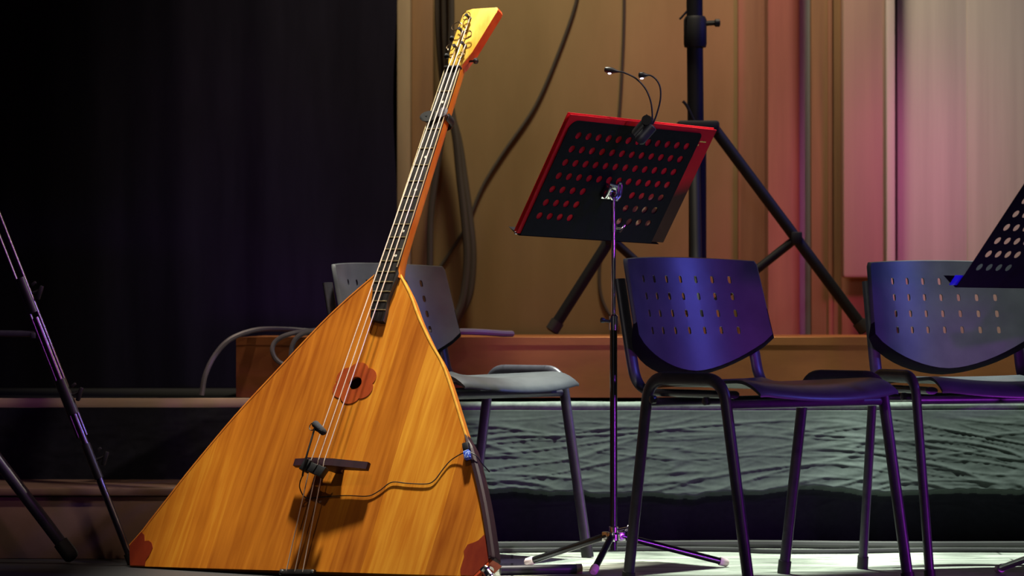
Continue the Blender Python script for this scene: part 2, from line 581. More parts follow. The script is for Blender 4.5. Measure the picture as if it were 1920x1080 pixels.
# in-plane proportions of the instrument
BAFF = Matrix(((1.0482, .0020, 0, -.0032), (.0096, .957, 0, .0027), (0, 0, 1, 0), (0, 0, 0, 1)))
BAFF3 = BAFF.to_3x3().to_4x4()
bal = empty('balalaika', None, 'huge amber contrabass balalaika leaning back against a chair', 'balalaika', mat=BMAT)

LE = [(-.4635, -.0146), (-.4848, .0377), (-.4629, .0764), (-.4464, .1135), (-.422, .1665), (-.3845, .2485), (-.3118, .3902), (-.2355, .5172), (-.1579, .6429), (-.1047, .7172), (-.0440, .7900)]
RE = [(.0160, .7900), (.0643, .7303), (.1039, .6717), (.1558, .6042), (.2156, .5324), (.3114, .3783), (.361, .298), (.4147, .197), (.4664, .0827), (.4720, .066), (.4403, .0217)]


def cr2(pts, n=5):
    return [(p.x, p.y) for p in smooth_path([(x, y, 0) for x, y in pts], n)]


outline = [LE[0]] + cr2(LE[1:], 5) + cr2(RE[:-1], 5) + [RE[-1]]     # clockwise from the bottom left corner
hole = circle2(-.0085, .491, .0168, 28)

# soundboard with a true sound hole
bm = sheet(outline, [hole], .005, lambda x, y, d: V((x, y, -d)), grid=0)
new_obj('soundboard', bm, M['face'], bal, angle=30)
# bowl back
bm = BM()
cx, cy = .0, .30


def inset_ring(s, z, yk=1.):
    return [bm.verts.new((cx + (x - cx) * s, cy + (y - cy) * s, z)) for x, y in outline]


rings = [inset_ring(.998, -.0045), inset_ring(.995, -.030), inset_ring(.93, -.050), inset_ring(.78, -.068), inset_ring(.5, -.080), inset_ring(.2, -.085)]
n = len(outline)
for A, B in zip(rings, rings[1:]):
    for j in range(n):
        bm.faces.new((A[j], A[(j + 1) % n], B[(j + 1) % n], B[j]))
bm.faces.new(rings[-1])
for f in bm.faces:
    f.material_index = 0
o = new_obj('bowl_back', bm, M['side'], bal, angle=35)
# purfling along both upper edges
for nm, pts in (('edge_binding', cr2(LE[1:], 5)), ('edge_binding', cr2(RE[:-1], 5))):
    bm = BM(); tube(bm, [(x, y, -.0006) for x, y in pts], .0028, 8, ry=.0022, up=(0, 0, 1))
    new_obj(nm, bm, M['bind'] if pts[0][0] > 0 else M['side'], bal)  # right strip is paler, its highlight put into the colour
# dark guard on the lower right edge
gp = [p for p in cr2(RE[:-1], 12) if p[1] < .372]
bm = BM()
secs = []
for i, (x, y) in enumerate(gp):
    a = gp[max(i - 1, 0)]; b = gp[min(i + 1, len(gp) - 1)]
    t = V((b[0] - a[0], b[1] - a[1], 0)).normalized(); nn = V((-t.y, t.x, 0))
    if nn.x < 0: nn = -nn
    k = min(1, i / 6 + .15)
    c = V((x, y, 0))
    secs.append([bm.verts.new(c + nn * q[0] * k + V((0, 0, q[1]))) for q in ((-.006, .0008), (-.005, .005 * k + .001), (.003, .006 * k), (.0075, .002), (.0065, -.026), (0, -.026))])
for A, B in zip(secs, secs[1:]):
    for j in range(6):
        bm.faces.new((A[j], A[(j + 1) % 6], B[(j + 1) % 6], B[j]))
bm.faces.new(secs[0][::-1]); bm.faces.new(secs[-1])
tag(new_obj('edge_guard', bm, M['rosewood'], bal), 'dark purple brown guard along the lower right edge')
# rosette: six lobes
lob = []
for i in range(96):
    a = 2 * PI * i / 96
    r = .0475 + .0085 * abs(math.cos(3 * (a - .52))) ** .7 * 1.0 - .004
    lob.append((-.0105 + r * 1.10 * math.cos(a), .491 + r * 1.06 * math.sin(a)))
bm = sheet(lob, [hole], .0012, lambda x, y, d: V((x, y, .0014 - d)), grid=0)
new_obj('rosette', bm, M['rosette'], bal, angle=30)
# corner veneers
lc = [(-.4625, -.0135), (-.4838, .0375), (-.4629, .0745), (-.452, .068), (-.445, .052), (-.434, .054), (-.4237, .0484), (-.416, .036), (-.4181, .0172), (-.424, .002), (-.4215, -.0115)]
rc = [(.4395, .0225), (.4700, .0655), (.4660, .082), (.4470, .1215), (.4370, .1215), (.4270, .108), (.4192, .103), (.404, .096), (.3993, .0797), (.4045, .067), (.4041, .0541), (.404, .035), (.4101, .0215)]
for p in (lc, rc):
    bm = BM(); prism(bm, p, .0003, .0014)
    new_obj('corner_veneer', bm, M['corner'], bal, angle=30)
# red corner block and end pin
bm = BM(); prism(bm, [(.4403, .0205), (.4725, .066), (.4775, .064), (.4450, .0180)], -.036, .0012)
new_obj('corner_block', bm, M['redside'], bal, angle=30)
bm = BM(); lathe(bm, (.4575, .043, -.012), (.74, -.66, .10), [(0, .0155), (.006, .0155), (.006, .0115), (.026, .0115), (.026, .0085), (.034, .0085), (.037, .005)], 20)
new_obj('end_pin', bm, M['chrome'], bal)
# tailpiece on the bottom edge
bm = BM(); prism(bm, [(-.046, -.010), (-.046, .003), (.044, .008), (.044, -.004)], .001, .009, .002)
tl = new_obj('tailpiece', bm, M['ebony'], bal)
for x, y in ((-.040, -.003), (.040, .002)):
    bm = BM(); lathe(bm, (x, y, .009), (0, 0, 1), [(0, .0045), (.002, .004), (.003, .001)], 12)
    new_obj('screw', bm, M['satin'], tl)
# neck
bm = BM()
secs = []
NK = [(.775, .034, -.010, -.0265, .040), (.79, .031, -.010, -.0265, .040), (.81, .0265, -.010, -.026, .036), (.84, .0245, -.0098, -.025, .032), (.9, .0238, -.0094, -.024, .029), (1.1, .0222, -.0080, -.022, .026), (1.3, .0208, -.0068, -.021, .024), (1.372, .0202, -.0066, -.020, .023)]
for y, hw, c, zc, dep in NK:
    ring = [V((c + hw, y, .007)), V((c + hw, y, -.004))]
    for k in range(1, 8):
        a = PI * k / 8
        ring.append(V((c + hw * math.cos(a), y, -.004 - dep * math.sin(a))))
    ring += [V((c - hw, y, -.004)), V((c - hw, y, .007))]
    secs.append([bm.verts.new(v) for v in ring])
for A, B in zip(secs, secs[1:]):
    m = len(A)
    for j in range(m):
        bm.faces.new((A[j], A[(j + 1) % m], B[(j + 1) % m], B[j]))
bm.faces.new(secs[0][::-1]); bm.faces.new(secs[-1])
nk = new_obj('neck', bm, M['neckwood'], bal, angle=50)
# fingerboard
fb = [(-.0268, 1.366), (-.0341, .800), (-.0420, .775), (-.0385, .752), (-.0270, .722), (-.0215, .69), (-.0168, .664), (-.010, .656), (.012, .651), (.0235, .652), (.0215, .68), (.0160, .71), (.0185, .74), (.0215, .765), (.0210, .785), (.0142, .7986), (.0136, 1.366)]
bm = BM(); prism(bm, fb, .0008, .0125, .0012)
fbo = new_obj('fingerboard', bm, M['ebony'], bal, angle=30)
M['cream'] = base('cream_edging', (.80, .66, .40), .4)
for q0, q1, r_ in (((.0142, .80, .0128), (.0136, 1.364, .0128), .0013), ((-.0341, .80, .0128), (-.0268, 1.364, .0128), .0009)):
    bd = BM(); tube(bd, [q0, q1], r_, 6)
    new_obj('edging_strip', bd, M['cream'], fbo)


def fb_lr(y):
    if y > .8:
        t = (y - .8) / .566
        return -.0341 + t * .0073, .0142 - t * .0006
    L_ = [(.656, -.012), (.69, -.0215), (.722, -.027), (.752, -.0385), (.8, -.034)]
    R_ = [(.652, .0235), (.68, .0215), (.71, .016), (.74, .0185), (.8, .0142)]
    def ip(T):
        for (a, b), (c, d) in zip(T, T[1:]):
            if y <= c: return b + (d - b) * (y - a) / (c - a)
        return T[-1][1]
    return ip(L_), ip(R_)


for y in [1.2982, 1.2386, 1.1888, 1.1332, 1.0856, 1.0398, .9958, .9566, .9183, .8823, .849, .8165, .787, .7591, .7327, .7065, .6825]:
    a, b = fb_lr(y)
    bm = BM(); tube(bm, [(a + .0006, y, .0126), (b - .0006, y, .0126)], .0017, 8)
    new_obj('fret', bm, M['brass'], bal)
for x, y in [(-.003, 1.2668), (-.0018, 1.1086), (-.001, 1.0155), (-.0001, .8996), (.0004, .8312)]:
    bm = BM(); lathe(bm, (x, y, .0120), (0, 0, 1), [(0, .0038), (.0011, .0036)], 14)
    new_obj('position_dot', bm, M['pearl'], bal)
bm = BM(); box(bm, (-.0066, 1.3685, .010), (.0425, .006, .016), bev=.0015)
new_obj('nut', bm, M['ebony'], bal)
# headstock
hd = [(-.0225, 1.372), (-.0259, 1.3871), (-.0298, 1.4079), (-.0316, 1.4368), (-.0298, 1.4899), (-.0285, 1.5280), (-.0213, 1.5405), (-.0054, 1.5455), (.0618, 1.5456), (.0665, 1.5370), (.0653, 1.5282), (.0327, 1.4156), (.0154, 1.3747), (.012, 1.371)]
bm = BM(); prism(bm, hd, -.016, .0085, .003)
for f in bm.faces:
    if abs(f.normal.z) < .4 and f.calc_center_median().z < .004: f.material_index = 1
bm.normal_update()
for f in bm.faces:
    f.material_index = 1 if (abs(f.normal.z) < .3) else 0
hs = new_obj('headstock', bm, [M['head'], M['redside']], bal, angle=30)
# tuners: post, wound wire end, peg
posts = [(-.012, 1.425), (.008, 1.432), (-.012, 1.475), (-.004, 1.515)]
for i, (x, y) in enumerate(posts):
    bm = BM(); lathe(bm, (x, y, .0085), (0, 0, 1), [(0, .0048), (.003, .0048), (.003, .0036), (.016, .0036), (.0165, .0046), (.019, .004)], 12)
    new_obj('tuning_post', bm, M['blackmetal'], hs)
for (x, y, s) in [(-.0345, 1.413, -1), (-.0350, 1.465, -1), (.030, 1.395, 1)]:
    bm = BM(); tube(bm, [(x + .012 * -s, y, -.004), (x + .006 * s, y, -.004)], .0028, 8)
    lathe(bm, (x + .005 * s, y, -.004), (s, 0, 0), [(0, .004), (.003, .0075), (.007, .008), (.010, .005), (.011, .002)], 12)
    new_obj('tuning_peg', bm, M['plastic_dk'], hs)
for (x, y, r, ph) in [(-.0290, 1.4880, .0135, .4), (-.009, 1.517, .0110, 2.0), (.0105, 1.460, .0125, 1.2), (-.0265, 1.425, .009, 3.2), (.010, 1.398, .009, .9)]:
    bm = BM()
    pts = [(x + r * math.cos(ph + a) * (1 - .012 * a), y + r * math.sin(ph + a) * (1 - .012 * a), .013 + .0012 * a) for a in [k * .3 for k in range(25)]]
    tube(bm, pts, .0011, 6)
    new_obj('wire_end', bm, M['wire'], hs)
# bridge
bm = BM()
pr = [(-.078, .024), (-.078, .036), (-.047, .0415), (-.044, .047), (.034, .047), (.039, .0455), (.1165, .036), (.1185, .031), (.1165, .024), (.045, .024), (.038, .015), (.034, .0012), (.016, .0012), (.008, .012), (-.014, .012), (-.022, .0012), (-.040, .0012), (-.043, .018), (-.048, .024)]
ya, yb = [bm.verts.new((x, .254, z)) for x, z in pr], [bm.verts.new((x, .272, z)) for x, z in pr]
bm.faces.new(ya); bm.faces.new(yb[::-1])
for i in range(len(pr)):
    j = (i + 1) % len(pr)
    bm.faces.new((ya[i], ya[j], yb[j], yb[i]))
bmesh.ops.bevel(bm, geom=[e for e in bm.edges if e.calc_face_angle(0) > .9 and (e.verts[0].co.y == e.verts[1].co.y)], offset=.0012, segments=2, affect='EDGES')
br_ = new_obj('bridge', bm, M['rosewood'], bal, angle=40)
# strings
SP = [(-.0282, -.0236, -.0132), (-.0056, -.0048, -.0010), (.0152, .0111, .0115)]
PT = [(-.012, 1.475), (-.004, 1.515), (.008, 1.432)]
for (a, b, c), (px_, py_) in zip(SP, PT):
    bm = BM()
    tube(bm, [(a, -.003, .0075), (b, .264, .0485), (b, .268, .0485), (c, 1.3655, .0195), (c, 1.3715, .0188), (px_ + .0042, py_, .0155)], .0013, 8)
    new_obj('string', bm, M['string'], bal)

# ---- small black tuner clipped round the neck (own thing)
ct = empty('clip_tuner', None, 'small black round clip tuner gripping the upper neck of the balalaika', 'tuner', mat=BMAT @ Matrix.Translation(BAFF @ V((-.0085, 1.226, 0))))
bm = BM()
tube(bm, fillet([(.0285, .0, .008), (.0290, -.002, -.024), (0, -.004, -.0400), (-.030, -.002, -.024), (-.0310, 0, .006)], .014), .0035, 8, ry=.011, up=(0, 1, 0))
new_obj('clip', bm, M['plastic_dk'], ct)
bm = BM(); prism(bm, circle2(-.0175, -.002, .025, 32, 1, .60), .0146, .0180, .001)
tube(bm, [(-.0300, 0, .004), (-.0300, -.001, .0160), (-.022, -.002, .0165)], .0028, 8)
new_obj('display_body', bm, M['rubber'], ct)
bm = BM(); lathe(bm, (.0160, .009, .0148), (0, 0, 1), [(0, .011), (.0008, .0140), (.0020, .0140), (.0028, .008)], 22)
tube(bm, [(.0285, .002, .006), (.0275, .003, .0155), (.022, .005, .0162)], .002, 8)
tag(new_obj('pad', bm, M['greyhose'], ct), 'grey rounded pad of the clip')

# ---- clip-on microphone at the bridge (own thing)
mi = empty('clip_microphone', None, 'tiny black clip microphone on a gooseneck fixed to the strings below the bridge', 'microphone', mat=BMAT @ Matrix.Translation(BAFF @ V((0, .236, .05))))
off = V((0, .236, .05))
def lm(*p): return V(p) - off
bm = BM(); lathe(bm, lm(-.0235, .3465, .080), V((.0365, -.0270, -.004)), [(0, .003), (.001, .0065), (.004, .0085), (.034, .0085), (.040, .0075), (.043, .004)], 16)
new_obj('foam_windscreen', bm, M['foam'], mi)
bm = BM()
tube(bm, [lm(-.0245 + .0085 * math.cos(a), .337 + .010 * math.sin(a), .079) for a in [k * 2 * PI / 20 for k in range(21)]], .0011, 6)
tube(bm, [lm(-.020, .331, .079), lm(-.006, .325, .079)], .0022, 6)
new_obj('shock_mount', bm, M['plastic_dk'], mi)
bm = BM(); tube(bm, smooth_path([lm(-.018, .331, .079), lm(-.0165, .30, .0795), lm(-.016, .265, .079), lm(-.017, .235, .074), lm(-.020, .215, .066)]), .0022, 8)
new_obj('gooseneck', bm, M['plastic_dk'], mi)
bm = BM()
rot = Matrix.Rotation(-.30, 3, 'Z')
box(bm, lm(-.020, .243, .0625), (.018, .030, .018), rot, .002)
box(bm, lm(-.0025, .2375, .0625), (.020, .024, .010), rot, .002)
box(bm, lm(.0175, .2315, .0615), (.024, .026, .007), Matrix.Rotation(-.34, 3, 'Z'), .002)
box(bm, lm(.028, .2285, .059), (.005, .026, .016), Matrix.Rotation(-.34, 3, 'Z'), .0015)
new_obj('string_clamp', bm, M['plastic_dk'], mi)
bm = BM()
cab = [(-.020, .215, .066), (-.030, .205, .055), (-.037, .195, .040), (-.039, .186, .015), (-.030, .186, .004), (-.0064, .1904, .0035), (.0622, .1982, .0035), (.1181, .1998, .0035), (.1443, .2147, .0035), (.1693, .2375, .0035), (.2112, .237, .0035), (.2593, .2381, .0035), (.2768, .2484, .0035), (.2892, .2758, .0035), (.3028, .2994, .004), (.325, .3140, .008), (.338, .317, .012)]
tube(bm, smooth_path([lm(*p) for p in cab], 8), .0013, 7)
new_obj('cable', bm, M['blackcable'], mi)
cn = BM(); r38 = Matrix.Rotation(.42, 3, 'Z')
box(cn, lm(.338, .331, .0125), (.015, .020, .012), r38, .002)
cno = new_obj('connector', cn, M['plastic_dk'], mi)
cn = BM(); box(cn, lm(.3465, .311, .0125), (.014, .022, .012), r38, .002)
tag(new_obj('connector_sleeve', cn, M['bluetag'], cno), 'shiny blue sleeve of the connector')
bm = BM(); tube(bm, smooth_path([lm(.352, .318, .0125), lm(.366, .312, .008), lm(.376, .300, -.008), lm(.385, .290, -.03)]), .0014, 7)
new_obj('cable', bm, M['blackcable'], mi)

for root_, af in ((bal, BAFF), (ct, BAFF3), (mi, BAFF3)):
    for o in root_.children_recursive:
        if o.type == 'MESH':
            o.data.transform(af)

# ================================================================== CHAIRS
HW = .232          # half spacing of the two side frames
ZT = .450          # centre height of the side rails


def back_map(s, t, d):
    """s across, t up the back, d depth behind the front surface"""
    R = .38
    a = s / R
    rec = math.radians(15)
    x = (R + d) * math.sin(a)
    yo = R - (R + d) * math.cos(a)          # sides come forward
    z = .462 + t * math.cos(rec) - d * math.sin(rec) * .9
    return V((x, .245 - yo + (t - .08) * math.sin(rec) + d * .0 + 0, z)) + V((0, d * 0, 0))


def back_outline():
    p = []
    top, wid = .255, .080
    n = 10
    T_, W_ = .196, .209
    for i in range(n + 1):
        s = -T_ + 2 * T_ * i / n
        p.append((s, top + .007 * (1 - (s / T_) ** 2)))
    p.append((T_ + .005, top - .010))
    for i in range(1, 5):
        t = i / 5
        p.append((T_ + .005 + (W_ - T_ - .005) * t, top - .010 - (top - .010 - wid) * t))
    p.append((W_, wid + .004))
    m = 18
    for i in range(1, m):
        s = W_ - 2 * W_ * i / m
        p.append((s, wid * (1 - (1 - (abs(s) / W_) ** 1.75))))
    p.append((-W_, wid + .004))
    for i in range(4, 0, -1):
        t = i / 5
        p.append((-T_ - .005 - (W_ - T_ - .005) * t, top - .010 - (top - .010 - wid) * t))
    p.append((-T_ - .005, top - .010))
    return p[::-1]


def slot(cx, cy, w=.0085, h=.0175):
    p = []
    for i in range(12):
        a = 2 * PI * i / 12
        p.append((cx + w / 2 * math.cos(a), cy + (h - w) / 2 * (1 if math.sin(a) > 1e-6 else -1) * (0 if abs(math.sin(a)) < 1e-6 else 1) + w / 2 * math.sin(a)))
    return p


def make_chair(name, label):
    r = empty(name, (0, 0, 0), label, 'chair', 'black plastic chairs on the stage')
    slots = [slot((c - 3) * .0435, .093 + .0395 * q) for c in range(7) for q in range(4)]
    bo = back_outline()
    bm = sheet(bo, slots, .004, back_map, grid=.022, edge_skip=.005)
    # rim that turns backwards all round
    nn = len(bo)
    c2 = (0, .14)
    def rim(t):
        return .009 if t > .09 else .009 + .036 * (1 - max(0, t) / .09) ** .6
    def gro(s, t, g):
        return (s + (g if s > 0 else -g) * min(1, abs(s) / .1), t + (g if t > .15 else -g))
    A = [bm.verts.new(back_map(s, t, 0.)) for s, t in bo]
    A2 = [bm.verts.new(back_map(*gro(s, t, .0030), .005)) for s, t in bo]
    B = [bm.verts.new(back_map(*gro(s, t, .0030 if t > .09 else .0055), rim(t))) for s, t in bo]
    B2 = [bm.verts.new(back_map(s * .985, t + (-.002 if t > .15 else .002), rim(t))) for s, t in bo]
    C_ = [bm.verts.new(back_map(s * .985, t + (-.002 if t > .15 else .002), .004)) for s, t in bo]
    for P_, Q_ in ((A, A2), (A2, B), (B, B2), (B2, C_)):
        for i in range(nn):
            j = (i + 1) % nn
            f_ = bm.faces.new((P_[i], P_[j], Q_[j], Q_[i]))
            if bo[i][1] < .12: f_.material_index = 1
    new_obj('backrest', bm, [M['plastic'], M['matteblack']], r, angle=42)
    # seat shell
    bm = BM()
    nx, ny = 28, 26
    TH = .007

    def seatp(i, k, d):
        a = -1 + 2 * i / nx
        t = k / ny                      # 0 front .. 1 rear
        hw = .202 - .028 * max(0, (t - .55) / .45) ** 2
        yf = -.200 - .030 * (1 - a * a)
        y = yf + t * (.185 - yf)
        z = .451 + .004 * a * a
        z -= .030 * max(0, 1 - t / .20) ** 2 + .010 * (1 - a * a) * max(0, 1 - t / .3)
        z -= .020 * t ** 1.3
        z += .012 * max(0, (t - .86) / .14) ** 2
        z -= .010 * (1 - a * a) * math.sin(min(1, t * 1.2) * PI)
        if abs(a) > .93: z -= .003
        # round the corners in plan
        x = a * hw
        return V((x, y, z - d))
    top = [[bm.verts.new(seatp(i, k, 0)) for k in range(ny + 1)] for i in range(nx + 1)]
    bot = [[bm.verts.new(seatp(i, k, TH)) for k in range(ny + 1)] for i in range(nx + 1)]
    for i in range(nx):
        for k in range(ny):
            bm.faces.new((top[i][k], top[i + 1][k], top[i + 1][k + 1], top[i][k + 1]))
            bm.faces.new((bot[i][k], bot[i][k + 1], bot[i + 1][k + 1], bot[i + 1][k]))
    for i in range(nx):
        bm.faces.new((top[i][0], bot[i][0], bot[i + 1][0], top[i + 1][0]))
        bm.faces.new((top[i][ny], top[i + 1][ny], bot[i + 1][ny], bot[i][ny]))
    for k in range(ny):
        bm.faces.new((top[0][k], top[0][k + 1], bot[0][k + 1], bot[0][k]))
        bm.faces.new((top[nx][k], bot[nx][k], bot[nx][k + 1], top[nx][k + 1]))
    new_obj('seat', bm, M['plastic'], r, angle=60)
    # side frames: two legs and a rail each, oval tube
    for s in (-1, 1):
        x = s * HW
        path = fillet([(x, -.202, .0), (x, -.118, ZT), (x, .118, ZT), (x, .190, 0)], .050, 8)
        k1, k2 = 9, len(path) - 10
        fr, rail, re = path[:k1 + 1], path[k1:k2 + 1], path[k2:]
        for seg_, nm in ((fr, 'leg'), (rail, 'side_rail'), (re, 'leg')):
            bm = BM(); tube(bm, seg_, .0145, 14, ry=.0095, up=(1, 0, 0))
            o = new_obj(nm, bm, M['blackmetal'], r)
            if nm == 'leg':
                foot = seg_[0] if seg_ is fr else seg_[-1]
                nxt = seg_[1] if seg_ is fr else seg_[-2]
                d = (nxt - foot).normalized()
                bm = BM(); tube(bm, [foot + d * 0.000, foot + d * .03], .0172, 14, ry=.0118, up=(1, 0, 0))
                new_obj('foot_cap', bm, M['rubber'], o)
        # back upright that bends forward under the seat
        xu = s * .184
        up_ = fillet([(xu, -.10, .418), (xu, .214, .418), (xu, .244, .54), (xu, .272, .665)], .055, 8)
        bm = BM(); tube(bm, up_, .0085, 12, ry=.0150, up=(1, 0, 0))
        new_obj('upright', bm, M['blackmetal'], r)
        for yb_ in (-.075, .095):
            bm = BM(); lathe(bm, (s * (HW + .0), yb_, .405), (-1 * -s, 0, 0), [(.004, .009), (.013, .009), (.015, .005)], 12)
            new_obj('bolt', bm, M['blackmetal'], r)
    for y in (-.122, .128):
        bm = BM(); tube(bm, [(-HW, y, .398), (HW, y, .398)], .0095, 12)
        new_obj('crossbar', bm, M['blackmetal'], r)
    return r


def copy_tree(o, parent=None):
    c = o.copy(); COL.objects.link(c)
    if parent is not None:
        c.parent = parent
    for ch in list(o.children):
        copy_tree(ch, c)
    return c


def place(r, x, y, deg, label):
    r.location = (x, y, 0); r.rotation_euler = (0, 0, math.radians(deg)); r['label'] = label


ch = make_chair('plastic_chair', '')
ch2 = copy_tree(ch); ch3 = copy_tree(ch)
place(ch, .550, 6.148, 38, 'black plastic chair just right of the music stand with the red folder')
place(ch2, 1.083, 6.44, 15, 'black plastic chair partly hidden by the music stand at the picture edge')
place(ch3, -.122, 6.835, 48, 'black plastic chair half hidden behind the balalaika')

# ================================================================== MUSIC STANDS
colx = lambda c: -.2045 + .0333 * c + .0
def rowy(r): return -.1045 + .0351 * r


def make_desk(parent, orig, c, a, up, gap=True):
    """perforated sheet; local frame of the stand root is world-aligned at orig"""
    nrm = a.cross(up)
    holes = []
    for rr in range(7):
        for cc in range(12):
            if rr < 3 and 4 <= cc <= 7: continue
            sh = .0012 * (6 - rr)
            holes.append(circle2(colx(cc) + .0012 * rr, rowy(rr), .0092, 18))
    w0, w1, h0, h1 = -.2375, .2035, -.157, .1430
    o = []
    rad = .022
    for (qx, qy, a0) in ((w1 - rad * .5, h1 - rad * .5, 0), (w0 + rad, h1 - rad, 90)):
        rr_ = rad if a0 else rad * .5
        for k in range(7):
            t = math.radians(a0 + 15 * k); o.append((qx + rr_ * math.cos(t), qy + rr_ * math.sin(t)))
    o += [(w0, h0), (w1, h0)]
    f = lambda x, y, d: c + a * x + up * y - nrm * d - orig
    bm = sheet(o, holes, .0012, f)
    d = new_obj('desk', bm, M['desk'], parent, angle=30)
    # lower lip on the reader's side
    bm = BM()
    p0, p1 = c + a * (w0 - .004) + up * (h0 - .002) - orig, c + a * (w1 + .03) + up * (h0 - .002) - orig
    tube(bm, [p0 - nrm * .020, p1 - nrm * .020], .020, 4, ry=.0012, up=up)
    new_obj('lip', bm, M['desk'], d, angle=30)
    bm = BM(); lathe(bm, p0 - nrm * .012 + a * .004, -a, [(0, .003), (.004, .0035), (.007, .002)], 10)
    new_obj('lip_end', bm, M['chrome'], d)
    return d


def leg_tube(root, orig, p, q, r, mat, tipmat, tip=.018, rtip=None):
    p, q = V(p) - orig, V(q) - orig
    dd = (q - p).normalized()
    bm = BM(); tube(bm, [p, q - dd * tip * .5], r, 14)
    o = new_obj('leg', bm, mat, root)
    bm = BM(); lathe(bm, q - dd * tip, dd, [(0, r * 1.05), (0, (rtip or r * 1.25)), (tip * .8, (rtip or r * 1.25)), (tip, r * .8)], 14)
    new_obj('rubber_tip', bm, tipmat, o)
    return o


def music_stand(name, label, px, py, z_hub, z_mid, z_top, feet, dk, clampy, legmat='blacktube'):
    orig = V((px, py, 0))
    root = empty(name, orig, label, 'music stand', 'music stands with perforated desks')
    c, a, up = dk
    nrm = a.cross(up)
    hub = V((px, py, z_hub))
    bm = BM(); tube(bm, [V((0, 0, z_hub - .035)), V((0, 0, z_mid))], .0085, 16)
    new_obj('lower_pole', bm, M['blacktube'], root)
    bm = BM(); tube(bm, [V((0, 0, z_mid)), V((0, 0, z_top))], .0052, 16)
    tag(new_obj('upper_pole', bm, M['chrome'], root), 'thin chrome upper pole')
    bm = BM(); lathe(bm, (0, 0, z_mid - .028), (0, 0, 1), [(0, .009), (0, .0105), (.032, .0105), (.036, .007)], 16)
    cl = new_obj('height_clutch', bm, M['chrome'], root)
    bm = BM(); tube(bm, [V((-.008, -.004, z_mid - .008)), V((-.026, -.008, z_mid - .006))], .0035, 8)
    lathe(bm, (-.020, -.007, z_mid - .006), (-1, -.2, .1), [(0, .004), (.003, .0065), (.009, .0065), (.011, .003)], 10)
    new_obj('knob', bm, M['blackmetal'], cl)
    bm = BM(); lathe(bm, (0, 0, z_hub - .012), (0, 0, 1), [(0, .0125), (.0, .0155), (.014, .0155), (.018, .0115), (.030, .0115), (.032, .009)], 16)
    hb = new_obj('hub', bm, M['chrome'], root)
    bm = BM(); tube(bm, [V((.010, -.006, z_hub + .012)), V((.030, -.012, z_hub + .017))], .0028, 8)
    box(bm, (.031, -.012, z_hub + .017), (.006, .004, .018), Matrix.Rotation(.5, 3, 'Y'), .001)
    new_obj('wing_bolt', bm, M['chrome'], hb)
    for fx, fy in feet:
        t = V((fx, fy, .009))
        d = (V((fx, fy, 0)) - V((px, py, 0))).normalized()
        leg_tube(root, orig, hub + d * .016 + V((0, 0, -.002)), t, .0078, M[legmat], M['pinkrubber'], .022, .0098)
        bm = BM(); box(bm, d * .016 + V((0, 0, z_hub - .004)), (.022, .014, .022), Matrix.Rotation(math.atan2(d.y, d.x), 3, 'Z'), .002)
        new_obj('leg_bracket', bm, M['chrome'], hb)
    # small wing screw on the upper pole and the yoke that holds the desk
    zk = z_top - .070
    bm = BM(); lathe(bm, (0, 0, zk - .008), (0, 0, 1), [(0, .006), (0, .008), (.016, .008), (.016, .006)], 14)
    tube(bm, [V((.006, -.003, zk)), V((.020, -.006, zk - .002))], .003, 8)
    box(bm, (.020, -.006, zk - .001), (.005, .005, .022), Matrix.Rotation(.6, 3, 'Y'), .001)
    new_obj('wing_screw', bm, M['chrome'], root)
    yk = V((0, 0, z_top))
    pc = c + a * clampy[0] + up * clampy[1] + nrm * .004 - orig
    bm = BM()
    tube(bm, smooth_path([yk + a * -.012 + V((0, 0, .022)), yk + a * -.012 + V((0, 0, .006)), yk + V((0, 0, -.004)), yk + a * .013 + V((0, 0, .006)), yk + a * .015 + V((0, 0, .030))], 6), .0042, 8)
    tube(bm, smooth_path([yk + a * .010 + V((0, 0, -.006)), yk + a * .024 + V((0, 0, .008)), yk + a * .026 + V((0, 0, .032)), yk + a * .016 + V((0, 0, .034))], 6), .0034, 8)
    tube(bm, [yk + a * -.014 + V((0, 0, .030)), yk + a * .016 + V((0, 0, .026))], .0036, 8)
    rm = Matrix((a, nrm, up)).transposed()
    box(bm, yk + a * -.022 + V((0, 0, .012)) , (.010, .014, .032), rm, .002)
    kk = abs((pc - yk - V((0, 0, .015))).dot(nrm))
    box(bm, pc + nrm * kk * .5, (.020, kk, .016), rm, .002)
    box(bm, pc, (.05, .005, .035), rm, .0015)
    new_obj('desk_bracket', bm, M['chrome'], root)
    make_desk(root, orig, c, a, up)
    return root, orig


D1 = (V((.2486, 6.52, .8962)), V((.70884, .70498, -.02336)), V((.38923, -.36331, .84646)))
hubp = at(1150, 1003, 6.55)
ppx, ppy = hubp.x, 6.53
ztop = at(1151, 368, 6.47).z
MS1, MO1 = music_stand('music_stand', 'black perforated music stand holding a red folder, seen from behind', ppx, ppy, at(1150, 1003, 6.53).z, at(1150, 596, 6.53).z, ztop,
                       [(.031, 6.62), (.181, 6.37), (.503, 6.61)], (D1[0] + V((0, .05, 0)), D1[1], D1[2]), (-.016, -.028))
yaw, tilt, roll = .7583, .689, .0023
a2 = V((math.cos(yaw), math.sin(yaw), 0)); n2 = V((math.sin(yaw), -math.cos(yaw), 0)); u2 = V((0, 0, 1)) * math.cos(tilt) + n2 * math.sin(tilt)
a2, u2 = a2 * math.cos(roll) - u2 * math.sin(roll), u2 * math.cos(roll) + a2 * math.sin(roll)
D2 = (V((1.1679, 6.0, .7651)), a2, u2)
MS2, MO2 = music_stand('music_stand', 'black perforated music stand cut off by the right picture edge', 1.19, 6.14, .085, .50, .735,
                       [(1.100, 6.44), (1.16, 5.75), (1.50, 6.20)], D2, (-.016, -.028), 'satin')
